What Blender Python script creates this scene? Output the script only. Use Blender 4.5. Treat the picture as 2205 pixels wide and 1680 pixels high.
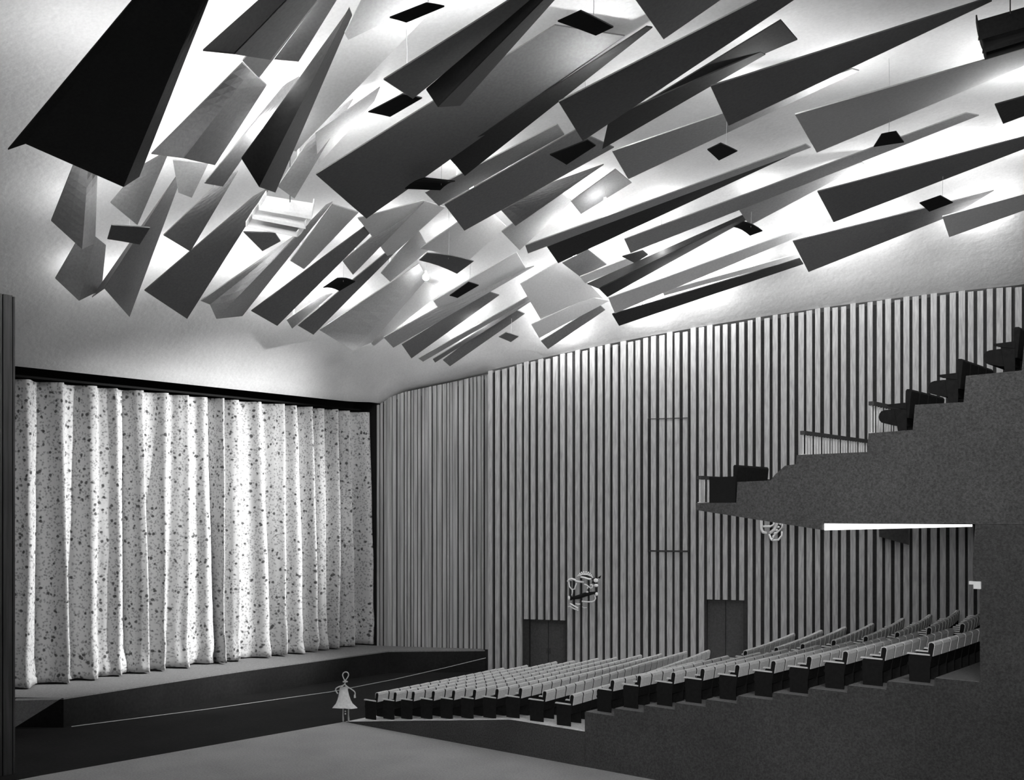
import bpy, math, random
from mathutils import Vector, noise as mnoise
random.seed(7)
for o in list(bpy.data.objects): bpy.data.objects.remove(o)
C = bpy.context.scene.collection
SC = bpy.context.scene

# ------------------------------------------------------------------ camera, world, lights, exposure
FPX, CX, HY, H = 2300., 1102., 1105., 7.08        # focal length and horizon in pixels of the 2205x1680 frame; eye height
ANG = math.radians(39.8); SN, CS = math.sin(ANG), math.cos(ANG)
cam = bpy.data.objects.new('camera', bpy.data.cameras.new('camera')); C.objects.link(cam)
cam.location = (0, 0, H); cam.rotation_euler = (math.pi/2, 0, ANG)
cam.data.sensor_fit = 'HORIZONTAL'; cam.data.sensor_width = 36
cam.data.lens = FPX/2205*36; cam.data.shift_x = (1102.5-CX)/2205; cam.data.shift_y = (HY-840)/2205
cam.data.clip_end = 300
SC.camera = cam
w = bpy.data.worlds.new('world'); SC.world = w; w.use_nodes = True
w.node_tree.nodes['Background'].inputs[0].default_value = (1, 1, 1, 1)
w.node_tree.nodes['Background'].inputs[1].default_value = 0.08
SC.view_settings.view_transform = 'Standard'; SC.view_settings.look = 'None'
SC.view_settings.exposure = 0.0; SC.view_settings.gamma = 1.0; SC.view_settings.use_curve_mapping = False

def spot(name, loc, target, power, size, blend=0.5, radius=0.3):
    l = bpy.data.lights.new(name, 'SPOT'); l.energy = power; l.spot_size = math.radians(size)
    l.spot_blend = blend; l.shadow_soft_size = radius
    o = bpy.data.objects.new(name, l); C.objects.link(o); o.location = loc
    o.rotation_euler = (Vector(target)-Vector(loc)).to_track_quat('-Z', 'Y').to_euler()
    return o
spot('curtain_spot', (-19.0, 35.3, H+5.8), (-37.0, 24.5, H-1.0), 62000, 46, 1.0, 0.2)
spot('wall_fill', (-4.0, 17.0, H+9.0), (-20.0, 36.0, H-3.0), 3500, 90, 0.9, 2.5)  # added unseen light for the side wall, no fitting of the house
spot('studio_lamp', (-.6, .2, H+.9), (-17.0, 31.0, H-3.5), 10500, 58, 1.0, .8)

# ------------------------------------------------------------------ image -> place helpers (pixels of the photograph)
def at(u, v, Z):
    t = (u-CX)/FPX; lat = t*Z
    return Vector((lat*CS-Z*SN, lat*SN+Z*CS, H+(HY-v)/FPX*Z))
def on_y(u, v, Y):
    t = (u-CX)/FPX; return at(u, v, Y/(CS+t*SN))
W0 = Vector((-31.2, 35.8)); WD = Vector((.9341, .3570)); WN = Vector((.3570, -.9341))
def on_wall(u, v, off=0.):
    t = (u-CX)/FPX; d = Vector((t*CS-SN, t*SN+CS))
    o = W0+WN*off
    return at(u, v, (o.dot(WN))/(d.dot(WN)))
def wall_s(u): p = on_wall(u, HY); return (Vector((p.x, p.y))-W0).dot(WD)
def wall_pt(s, off, z): q = W0+WD*s+WN*off; return Vector((q.x, q.y, z))
def wall_top(s): return H+6.3+.1076*s+.0035*s*max(0., 21.6-s)
def ceil_z(x, y):
    a = max(0., x+36.2); p = Vector((x, y))-W0; s = p.dot(WD); wd = max(0., p.dot(WN))
    zf = 5.0+7.6*(1-math.exp(-a/8.0))
    zs = wall_top(s)-H+.06+4.8*(1-math.exp(-wd/5.0))
    k = 2.4; m = min(zf, zs)
    return H+m-math.log(math.exp(-k*(zf-m))+math.exp(-k*(zs-m)))/k+.25*math.exp(-((zf-zs)**2)*1.2)
def on_ceil(u, v, off):
    Z = 12.; step = .25
    while Z < 62:
        p = at(u, v, Z)
        if p.z > ceil_z(p.x, p.y)-off:
            lo, hi = Z-step, Z
            for _ in range(18):
                m = (lo+hi)/2; p = at(u, v, m)
                if p.z > ceil_z(p.x, p.y)-off: hi = m
                else: lo = m
            return at(u, v, hi)
        Z += step
    return at(u, v, 45)

# ------------------------------------------------------------------ materials
def mat(name, col, rough=.8, grain=.12, scale=9., bump=0., bscale=30., metal=0., spec=.25, big=0., stretch=None):
    m = bpy.data.materials.new(name); m.use_nodes = True; nt = m.node_tree; N = nt.nodes; L = nt.links
    b = N['Principled BSDF']; b.inputs['Roughness'].default_value = rough; b.inputs['Metallic'].default_value = metal
    b.inputs['Specular IOR Level'].default_value = spec
    g = N.new('ShaderNodeNewGeometry'); src = g.outputs['Position']
    if stretch:
        mp = N.new('ShaderNodeMapping'); mp.inputs['Scale'].default_value = stretch
        L.new(src, mp.inputs['Vector']); src = mp.outputs[0]
    n = N.new('ShaderNodeTexNoise'); n.inputs['Scale'].default_value = scale; n.inputs['Detail'].default_value = 4
    L.new(src, n.inputs['Vector'])
    r = N.new('ShaderNodeMapRange'); r.inputs[1].default_value = .3; r.inputs[2].default_value = .7
    r.inputs[3].default_value = col*(1-grain); r.inputs[4].default_value = col*(1+grain)
    L.new(n.outputs['Fac'], r.inputs[0]); out = r.outputs[0]
    if big:
        n2 = N.new('ShaderNodeTexNoise'); n2.inputs['Scale'].default_value = .55; n2.inputs['Detail'].default_value = 5
        L.new(src, n2.inputs['Vector'])
        r2 = N.new('ShaderNodeMapRange'); r2.inputs[1].default_value = .3; r2.inputs[2].default_value = .7
        r2.inputs[3].default_value = 1-big; r2.inputs[4].default_value = 1+big
        L.new(n2.outputs['Fac'], r2.inputs[0])
        mu = N.new('ShaderNodeMath'); mu.operation = 'MULTIPLY'; L.new(out, mu.inputs[0]); L.new(r2.outputs[0], mu.inputs[1]); out = mu.outputs[0]
    cc = N.new('ShaderNodeCombineColor')
    for i in range(3): L.new(out, cc.inputs[i])
    L.new(cc.outputs[0], b.inputs['Base Color'])
    if bump:
        n3 = N.new('ShaderNodeTexNoise'); n3.inputs['Scale'].default_value = bscale; L.new(src, n3.inputs['Vector'])
        bp = N.new('ShaderNodeBump'); bp.inputs['Strength'].default_value = bump; bp.inputs['Distance'].default_value = .05
        L.new(n3.outputs['Fac'], bp.inputs['Height']); L.new(bp.outputs[0], b.inputs['Normal'])
    return m
M = dict(
    plaster=mat('plaster', .64, .9, .05, 12, .25, 5, big=.06),
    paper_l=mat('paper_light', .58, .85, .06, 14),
    paper_m=mat('paper_half_shade', .32, .85, .08, 14),  # panel paper with half shade put into its colour
    paper_d=mat('paper_grey_shade', .15, .85, .10, 14),  # panel paper with shade put into its colour; also the grey plates
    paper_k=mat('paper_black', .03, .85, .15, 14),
    black=mat('black_board', .012, .8, .1, 12, spec=.1),
    slat=mat('slat_board', .36, .8, .22, 16, .2, 25, stretch=(1, 1, .12)),
    slat_s=mat('slat_board_fine', .32, .75, .35, 9, .2, 25, stretch=(1, 1, .03)),
    backing=mat('wall_backing', .035, .9, .2, 10),
    felt=mat('felt', .06, .95, .3, 22, .4, 40, big=.15, spec=.1),
    felt_b=mat('felt_balcony', .07, .95, .35, 22, .4, 40, big=.12),
    floor=mat('floor_board', .36, .9, .15, 18, .2, 30, big=.1),
    rake=mat('rake_carpet', .75, .9, .15, 18, .2, 30),
    front_black=mat('matt_black', .014, .9, .2, 10, big=.2, spec=.1),
    tread=mat('tread_carpet', .16, .9, .2, 18),
    stage_top=mat('stage_top', .16, .9, .2, 15, .2, 30),
    door=mat('door_leaf', .06, .7, .2, 12),
    seat_k=mat('seat_black', .012, .8, .2, 12, spec=.08),
    cover=mat('seat_cover', .66, .9, .15, 30, .3, 40),
    arm=mat('armrest_pale', .62, .6, .1, 14),
    rail=mat('rail_dark', .05, .6, .2, 14),
    baluster=mat('baluster_pale', .6, .6, .1, 14),
    metal=mat('polished_metal', .92, .3, .03, 8, metal=.1, spec=.9),
    wire=mat('wire', .45, .5, .1, 8),
    dress=mat('dress_white', .85, .8, .1, 14, .3, 12),
    white=mat('white_paint', .8, .7, .04, 12),
    pier=mat('pier_board', .075, .8, .3, 12, stretch=(1, 1, .05)),
)
def emis(name, strength):
    m = bpy.data.materials.new(name); m.use_nodes = True
    b = m.node_tree.nodes['Principled BSDF']; b.inputs['Emission Color'].default_value = (1, 1, 1, 1); b.inputs['Emission Strength'].default_value = strength
    return m
M['bulb'] = emis('bulb_glow', 60.); M['tube'] = emis('tube_glow', 2.2)

def curtain_mat():
    m = bpy.data.materials.new('curtain_print'); m.use_nodes = True; nt = m.node_tree; N = nt.nodes; L = nt.links
    b = N['Principled BSDF']; b.inputs['Roughness'].default_value = .85; b.inputs['Specular IOR Level'].default_value = .15
    uv = N.new('ShaderNodeUVMap'); uv.uv_map = 'UVMap'
    nz = N.new('ShaderNodeTexNoise'); nz.inputs['Scale'].default_value = 6; L.new(uv.outputs[0], nz.inputs['Vector'])
    add = N.new('ShaderNodeVectorMath'); add.operation = 'MULTIPLY_ADD'; L.new(nz.outputs['Color'], add.inputs[0])
    add.inputs[1].default_value = (.12, .12, 0); L.new(uv.outputs[0], add.inputs[2])
    def spots(scale, lo, hi, dark):
        v = N.new('ShaderNodeTexVoronoi'); v.inputs['Scale'].default_value = scale; L.new(add.outputs[0], v.inputs['Vector'])
        r = N.new('ShaderNodeMapRange'); r.inputs[1].default_value = lo; r.inputs[2].default_value = hi
        r.inputs[3].default_value = dark; r.inputs[4].default_value = 1; L.new(v.outputs['Distance'], r.inputs[0])
        return r.outputs[0]
    a = spots(3.9, .17, .28, .18); c = spots(10., .2, .5, .5)
    mu = N.new('ShaderNodeMath'); mu.operation = 'MULTIPLY'; L.new(a, mu.inputs[0]); L.new(c, mu.inputs[1])
    m2 = N.new('ShaderNodeMath'); m2.operation = 'MULTIPLY'; L.new(mu.outputs[0], m2.inputs[0]); m2.inputs[1].default_value = .46
    cc = N.new('ShaderNodeCombineColor')
    for i in range(3): L.new(m2.outputs[0], cc.inputs[i])
    L.new(cc.outputs[0], b.inputs['Base Color'])
    return m
M['curtain'] = curtain_mat()

# ------------------------------------------------------------------ mesh helpers
class MB:
    def __init__(s): s.v = []; s.f = []
    def add(s, vs, fs):
        n = len(s.v); s.v += [tuple(p) for p in vs]; s.f += [tuple(i+n for i in f) for f in fs]; return s
    def hexa(s, p):     # 8 points: bottom 4 (ccw), top 4
        return s.add(p, [(3, 2, 1, 0), (4, 5, 6, 7), (0, 1, 5, 4), (1, 2, 6, 5), (2, 3, 7, 6), (3, 0, 4, 7)])
    def box(s, x0, x1, y0, y1, z0, z1):
        return s.hexa([(x0, y0, z0), (x1, y0, z0), (x1, y1, z0), (x0, y1, z0), (x0, y0, z1), (x1, y0, z1), (x1, y1, z1), (x0, y1, z1)])
    def wbox(s, s0, s1, o0, o1, z0, z1, z1b=None):   # along the slatted wall
        z1b = z1 if z1b is None else z1b
        return s.hexa([wall_pt(s0, o1, z0), wall_pt(s1, o1, z0), wall_pt(s1, o0, z0), wall_pt(s0, o0, z0),
                       wall_pt(s0, o1, z1), wall_pt(s1, o1, z1b), wall_pt(s1, o0, z1b), wall_pt(s0, o0, z1)])
    def tube(s, pts, r, n=7, closed=False):
        P = [Vector(p) for p in pts]; k = len(P); rs = r if isinstance(r, (list, tuple)) else [r]*k
        vs = []; up = None
        for i in range(k):
            a = P[i-1] if (i or closed) else P[i]; b = P[(i+1) % k] if (i < k-1 or closed) else P[i]
            t = (b-a).normalized()
            if up is None: up = t.orthogonal().normalized()
            up = (up-t*up.dot(t)); up = up.normalized() if up.length > 1e-6 else t.orthogonal().normalized()
            sd = t.cross(up)
            for j in range(n):
                q = 2*math.pi*j/n; vs.append(P[i]+(up*math.cos(q)+sd*math.sin(q))*rs[i])
        fs = []
        for i in range(k if closed else k-1):
            for j in range(n):
                a, b = i*n+j, i*n+(j+1) % n; c = ((i+1) % k)*n
                fs.append((a, b, c+(j+1) % n, c+j))
        if not closed: fs += [tuple(range(n))[::-1], tuple(range((k-1)*n, k*n))]
        return s.add(vs, fs)
    def ball(s, c, rx, ry=None, rz=None, n=10, m=7):
        ry = rx if ry is None else ry; rz = rx if rz is None else rz
        vs = [(c[0], c[1], c[2]-rz)]; fs = []
        for i in range(1, m):
            a = -math.pi/2+math.pi*i/m
            for j in range(n):
                b = 2*math.pi*j/n; vs.append((c[0]+rx*math.cos(a)*math.cos(b), c[1]+ry*math.cos(a)*math.sin(b), c[2]+rz*math.sin(a)))
        vs.append((c[0], c[1], c[2]+rz)); L = len(vs)-1
        for j in range(n): fs.append((0, 1+(j+1) % n, 1+j)); fs.append((L, L-n+j, L-n+(j+1) % n))
        for i in range(m-2):
            for j in range(n): a = 1+i*n+j; b = 1+i*n+(j+1) % n; fs.append((a, b, b+n, a+n))
        return s.add(vs, fs)
    def prism_y(s, prof, y0, y1):     # closed profile of (x,z) extruded in y
        n = len(prof); vs = [(x, y0, z) for x, z in prof]+[(x, y1, z) for x, z in prof]
        return s.add(vs, [tuple(range(n)), tuple(range(2*n-1, n-1, -1))]+[(i, i+n, (i+1) % n+n, (i+1) % n) for i in range(n)])
    def sheet(s, rows, th, up=Vector((0, 0, 1))):   # grid of points -> thin solid, thickened along up
        a = len(rows); b = len(rows[0]); n = a*b
        vs = [p for r in rows for p in r]+[Vector(p)+up*th for r in rows for p in r]; fs = []
        for i in range(a-1):
            for j in range(b-1):
                q = (i*b+j, i*b+j+1, (i+1)*b+j+1, (i+1)*b+j); fs.append(q); fs.append(tuple(x+n for x in q[::-1]))
        ring = [j for j in range(b)]+[i*b+b-1 for i in range(1, a)]+[(a-1)*b+j for j in range(b-2, -1, -1)]+[i*b for i in range(a-2, 0, -1)]
        for k in range(len(ring)): p, q = ring[k], ring[(k+1) % len(ring)]; fs.append((q, p, p+n, q+n))
        return s.add(vs, fs)
    def mesh(s, name, m, smooth=False):
        me = bpy.data.meshes.new(name); me.from_pydata(s.v, [], s.f); me.update()
        me.materials.append(m)
        if smooth:
            for p in me.polygons: p.use_smooth = True
        return me
    def build(s, name, m, parent=None, smooth=False):
        return link(name, s.mesh(name, m, smooth), parent)
def link(name, me, parent=None):
    o = bpy.data.objects.new(name, me); C.objects.link(o)
    if parent: o.parent = parent
    return o
def tag(o, label, cat, group=None):
    o['label'] = label; o['category'] = cat
    if group: o['group'] = group
    return o
def struct(o, label=None, cat=None):
    o['kind'] = 'structure'
    if label: o['label'] = label
    if cat: o['category'] = cat
    return o
def empty(name, loc=(0, 0, 0), rz=0.):
    o = bpy.data.objects.new(name, None); C.objects.link(o); o.location = loc; o.rotation_euler = (0, 0, rz); o.empty_display_size = .2
    return o
def copy_tree(o, parent=None):
    c = o.copy(); C.objects.link(c); c.parent = parent
    for ch in o.children: copy_tree(ch, c)
    return c
ORD = ['', 'first', 'second', 'third', 'fourth', 'fifth', 'sixth', 'seventh', 'eighth', 'ninth', 'tenth', 'eleventh', 'twelfth', 'thirteenth',
       'fourteenth', 'fifteenth', 'sixteenth', 'seventeenth', 'eighteenth', 'nineteenth', 'twentieth', 'twenty-first', 'twenty-second', 'twenty-third', 'twenty-fourth']

# ================================================================== SETTING
Y0 = 24.2      # plane in which the stalls and the balcony are cut
def rake_z(x):                                   # stalls floor, front part
    if x < -27.5: return 0.
    if x < -20.2: return .02+(x+27.5)/7.3*.96
    return .98
def wall_y(x): return 35.8+(x+31.2)*.3822
# floor in front of the stalls
MB().box(-28.2, 3, 4, Y0, -.3, 0).build('floor', M['floor']);
fl = bpy.data.objects['floor']; struct(fl, 'plain grey floor in front of the cut seating', 'floor')
# floor: black strip before the stage
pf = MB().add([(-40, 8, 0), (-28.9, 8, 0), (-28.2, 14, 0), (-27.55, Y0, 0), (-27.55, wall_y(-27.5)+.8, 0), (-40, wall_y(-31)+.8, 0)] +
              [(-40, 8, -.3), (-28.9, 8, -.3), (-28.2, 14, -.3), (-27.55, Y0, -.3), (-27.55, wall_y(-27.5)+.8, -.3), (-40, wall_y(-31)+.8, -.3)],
              [(0, 1, 2, 3, 4, 5), (11, 10, 9, 8, 7, 6)]+[(i, i+6, (i+1) % 6+6, (i+1) % 6) for i in range(6)]).build('floor', M['front_black'])
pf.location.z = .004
struct(pf, 'black floor strip below the stage front', 'floor')
# raked floor of the stalls
xs = [-27.55, -25.1, -22.6, -20.2, -17.5]
mb = MB(); vs = []
for x in xs:
    for (yy, zz) in ((Y0, -.25), (Y0, rake_z(x)), (wall_y(x)+.5, rake_z(x)), (wall_y(x)+.5, -.25)): vs.append((x, yy, zz))
fs = []
for i in range(len(xs)-1):
    a, b = i*4, i*4+4
    fs += [(a+1, b+1, b+2, a+2), (a+2, b+2, b+3, a+3), (a+3, b+3, b, a)]
fs += [(0, 1, 2, 3), (16, 19, 18, 17)]
mb.add(vs, fs)
ro = mb.build('floor', M['rake']); struct(ro, 'pale raked stalls floor under the front seat block', 'floor')
# dark cut face of the rake
MB().add([(x, Y0-.015, -.0) for x in xs]+[(x, Y0-.015, max(.002, rake_z(x)-.012)) for x in xs]+[(x, Y0+.0, 0) for x in xs]+[(x, Y0, max(.002, rake_z(x)-.012)) for x in xs],
         [(i, i+1, i+6, i+5) for i in range(4)]+[(i+5, i+6, i+16, i+15) for i in range(4)]).build('cut_face', M['felt'], ro)
# stepped stalls (rear block), one solid with the cut face towards the camera
ST = [(-17.51, 1.53), (-16.52, 1.74), (-15.57, 1.93), (-14.61, 2.11), (-13.70, 2.30), (-12.80, 2.49), (-11.84, 2.68), (-10.91, 2.88), (-9.95, 3.05), (-9.02, 3.24), (-7.96, 3.42)]
def step_z(x):
    z = ST[0][1]
    for a, b in ST:
        if x >= a: z = b
    return z
def part_of(root, o): o.parent = root; o.location = -root.location; return o
for i, (x, z) in enumerate(ST):
    nx = ST[i+1][0] if i+1 < len(ST) else -7.0
    tr = MB().box(x, nx, Y0, wall_y(x)-.25, -.25, z).build('floor', M['felt'])
    struct(tr, 'dark seating tier, %s step up behind the front stalls' % ORD[i+1], 'floor')
    MB().box(x+.02, nx-.02, Y0+.03, wall_y(x)-.3, z, z+.012).build('tread', M['tread'], tr)
rw = MB().prism_y([(-7.0, -.25), (-7.0, H-1.61), (-7.15, H-1.55), (-7.15, H-1.0), (-7.1, H-.245), (-2, H-.245), (-2, -.25)][::-1], Y0, 43.5).build('wall_back', M['felt'])
struct(rw, 'dark rear wall cut open at the right edge', 'wall')

# balcony: section slices running to the side wall
bp = [(-13.98, H+.26), (-12.83, H+.26), (-12.80, H+.78), (-11.90, H+.80), (-11.78, H+.94), (-11.52, H+1.15), (-11.24, H+1.18), (-11.21, H+1.40), (-9.49, H+1.41),
      (-9.45, H+1.84), (-8.44, H+1.87), (-8.39, H+2.43), (-7.34, H+2.42), (-7.29, H+2.99), (-6.16, H+3.01), (-6.11, H+3.57), (-5.0, H+3.6), (-2.0, H+3.6)]
def under(x): return H+.08-(x+13.99)*.1416 if x < -10.58 else H-.24
ba = empty('balcony', (-13.98, Y0, H)); tag(ba, 'dark stepped balcony cut open in section at the right', 'balcony')
for (xa, za), (xb, zb) in zip(bp[:-1], bp[1:]):
    if xa < -10.58 < xb:
        xm, zm = -10.58, za+(zb-za)*(-10.58-xa)/(xb-xa)
        cuts = [((xa, za), (xm, zm), under(xa), H-.40), ((xm, zm), (xb, zb), H-.24, H-.24)]
    else: cuts = [((xa, za), (xb, zb), under(xa), under(xb))]
    for (x0, z0), (x1, z1), u0, u1 in cuts:
        part_of(ba, MB().prism_y([(x0, u0), (x1, u1), (x1, z1), (x0, z0)], Y0, wall_y(x0)-.3).build('tier', M['felt_b']))

# side wall of upright boards
doors = [(wall_s(1135), wall_s(1215), on_wall(1175, 1335).z), (wall_s(1519), wall_s(1601), on_wall(1560, 1292).z)]
segs = [(-.02, doors[0][0]), (doors[0][1], doors[1][0]), (doors[1][1], 28.)]
mb = MB()
for a, b in segs: mb.wbox(a, b, -.9, -.16, -.2, wall_top(a)-.08, wall_top(b)-.08)
for a, b, z in doors: mb.wbox(a, b, -.9, -.16, z, wall_top(a)-.08, wall_top(b)-.08)
sw = mb.build('wall_right', M['backing']); struct(sw, 'side wall of tall grey upright boards over dark gaps', 'wall')
pitch = .3335; n = int(28/pitch)
for i in range(n):
    a = i*pitch+random.uniform(-.012, .012); wd = .205+random.uniform(-.02, .025); b = a+wd; mid = (a+b)/2
    z0 = -.2
    for da, db, dz in doors:
        if da-.06 < mid < db+.06: z0 = dz
    j = random.uniform(-.06, .05); off = random.uniform(-.02, .02)
    MB().wbox(a, b, -.17, off, z0, wall_top(a)+j, wall_top(b)+j).build('board', M['slat'], sw)
# the hatch in the boards
h0, h1 = wall_s(1395), wall_s(1484); hz0, hz1 = on_wall(1440, 1187).z, on_wall(1440, 901).z
ht = MB().wbox(h0, h1, .0, .045, hz0-.03, hz0+.035).wbox(h0, h0+.035, .0, .04, hz0, hz1).wbox(h1-.05, h1, .0, .045, hz0, hz1).wbox(h0, h1, .0, .03, hz1-.012, hz1+.012).build('hatch_joint_shade', M['backing'], sw)  # dark joint strips; the bottom bar is a shadow line built as a part
# doors
for i, (a, b, z) in enumerate(doors):
    m_ = (a+b)/2; zb = rake_z(wall_pt(m_, 0, 0).x)-.05
    d = empty('door_%d' % (i+1), wall_pt(m_, -.45, zb)); struct(d, ['dark double door below the metal ornament, nearest the stage', 'dark double door in the middle of the slatted wall'][i], 'door')
    o = MB().wbox(a-.3, b+.3, -1.1, -.92, zb-.1, z+.3).build('door_light_stop', M['black']); o.parent = d; o.matrix_parent_inverse = d.matrix_basis.inverted()  # added board that stops light coming through between the leaves
    for p, q in ((a+.03, m_-.012), (m_+.012, b-.03)):
        o = MB().wbox(p, q, -.5, -.42, zb, z-.03).build('door_leaf', M['door']); o.parent = d; o.matrix_parent_inverse = d.matrix_basis.inverted()
    o = MB().wbox(a, a+.03, -.6, -.16, zb, z).wbox(b-.03, b, -.6, -.16, zb, z).wbox(a, b, -.6, -.16, z-.03, z).build('door_frame', M['backing']); o.parent = d; o.matrix_parent_inverse = d.matrix_basis.inverted()
    for e in (-.06, .06):
        o = MB().wbox(m_+e-.012, m_+e+.012, -.42, -.38, zb+.95, zb+1.2).build('door_handle', M['rail']); o.parent = d; o.matrix_parent_inverse = d.matrix_basis.inverted()

# set-back wall between curtain and side wall, finer boards
A1 = at(812, 1390, 49.2); B1 = at(1062, 1397, 47.9); A1 = Vector((A1.x, A1.y)); B1 = Vector((B1.x, B1.y)); D1 = (B1-A1); L1 = D1.length; D1.normalize(); N1 = Vector((D1.y, -D1.x))
def sp(s, off, z): q = A1+D1*s+N1*off; return (q.x, q.y, z)
def sbox(mb, s0, s1, o0, o1, z0, z1, z1b): return mb.hexa([sp(s0, o1, z0), sp(s1, o1, z0), sp(s1, o0, z0), sp(s0, o0, z0), sp(s0, o1, z1), sp(s1, o1, z1b), sp(s1, o0, z1b), sp(s0, o0, z1)])
def sp_top(s):
    q = A1+D1*s; return ceil_z(q.x, q.y)-.07
bw = struct(sbox(MB(), 0, L1+.4, -.5, -.1, -.1, sp_top(0)-.1, sp_top(L1)-.1).build('wall_front', M['backing']), 'narrow set-back wall of fine upright boards beside the curtain', 'wall')
s = .0
while s < L1:
    wd = random.choice((.09, .12, .16, .2)); off = random.choice((0, .03, .05, -.03))
    sbox(MB(), s, min(s+wd, L1), -.12, off, .95, sp_top(s)-.02, sp_top(s+wd)-.02).build('board', M['slat_s'], bw)
    s += wd+random.choice((.03, .05, .07))
# dark return between curtain and boards
struct(MB().box(-37.9, A1.x-.02, A1.y+.02, A1.y+.9, .9, H+5.2).build('trim_1', M['black']), 'black jamb strip at the right edge of the curtain', 'trim')

# ceiling
nx, ny = 70, 60; rows = []
for i in range(nx+1):
    x = -36.25+(i/nx)**1.25*34.5
    ym = wall_y(x)+(.15 if x > -31.25 else .75)
    rows.append([Vector((x, 9+(ym-9)*j/ny, 0)) for j in range(ny+1)])
for r in rows:
    for p in r: p.z = ceil_z(p.x, p.y)
ce = MB().sheet(rows, .18).build('ceiling', M['plaster'], smooth=False); struct(ce, 'white plaster ceiling curving up from the stage opening', 'ceiling')
for p in ce.data.polygons: p.use_smooth = True
try:
    ce.data.set_sharp_from_angle(angle=math.radians(35))
except Exception: pass
# wall behind the stage
struct(MB().box(-40.2, -39.9, 8, 40, -.3, 22).build('wall_stage', M['black']), 'black back of the stage behind the curtain', 'wall')

# stage platform
SZ = .98
edge = [(-38.8, 15.6), (-35.3, 16.6), (-33.9, 17.6), (-34.25, 21.5), (-34.5, 25.2), (-34.45, 32.8), (-31.35, 35.75), (-31.75, 35.95), (A1.x+.05, A1.y-.06), (-38.8, A1.y-.8)]
n = len(edge)
def stage_ring(z0, z1, exp=0.):
    return [(x+exp, y, z0) for x, y in edge]+[(x+exp, y, z1) for x, y in edge], [tuple(range(n))[::-1], tuple(range(n, 2*n))]+[(i, (i+1) % n, (i+1) % n+n, i+n) for i in range(n)]
stg = empty('stage', (0, 0, 0)); tag(stg, 'low black-fronted stage platform under the spotted curtain', 'stage')
MB().add(*stage_ring(-.05, SZ-.05)).build('front', M['front_black'], stg)
MB().add(*stage_ring(SZ-.05, SZ)).build('stage_floor', M['stage_top'], stg)
MB().tube([at(u, v, (H-.03)*FPX/(v-HY)) for u, v in ((154, 1565), (450, 1527), (713, 1490), (850, 1463))]+[at(960, 1438, 46.4), at(1046, 1417, 47.1)], .014, 6).build('edge_wire', M['wire'], stg)
# grey side cheek at the left end of the stage
c0 = at(30, 1568, 34.0); c1 = at(128, 1507, 34.3); c2 = at(28, 1509, 34.3)
MB().add([c0, c1, c2]+[q+Vector((-.3, .25, 0)) for q in (c0, c1, c2)], [(0, 1, 2), (5, 4, 3), (0, 3, 4, 1), (1, 4, 5, 2), (2, 5, 3, 0)]).build('side_cheek', M['tread'], stg)

# cut wall end at the far left
pc = at(33, 1660, 29.0); px, py = pc.x, pc.y
pr = MB()
pier = struct(MB().box(px-.9, px-.06, py-2.2, py-.05, 0, H+5.9).build('wall_left', M['backing']), 'dark board-clad wall end at the left edge', 'wall')
for i in range(9): MB().box(px-.9+i*.1, px-.9+i*.1+.085, py-.05, py, 0, H+5.9-random.uniform(0, .05)).build('board', M['pier'], pier)
for i in range(8): MB().box(px-.06, px-random.uniform(0, .02), py-.05-(i+1)*.27, py-.05-i*.27-.03, 0, H+5.9).build('board', M['pier'], pier)

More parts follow.
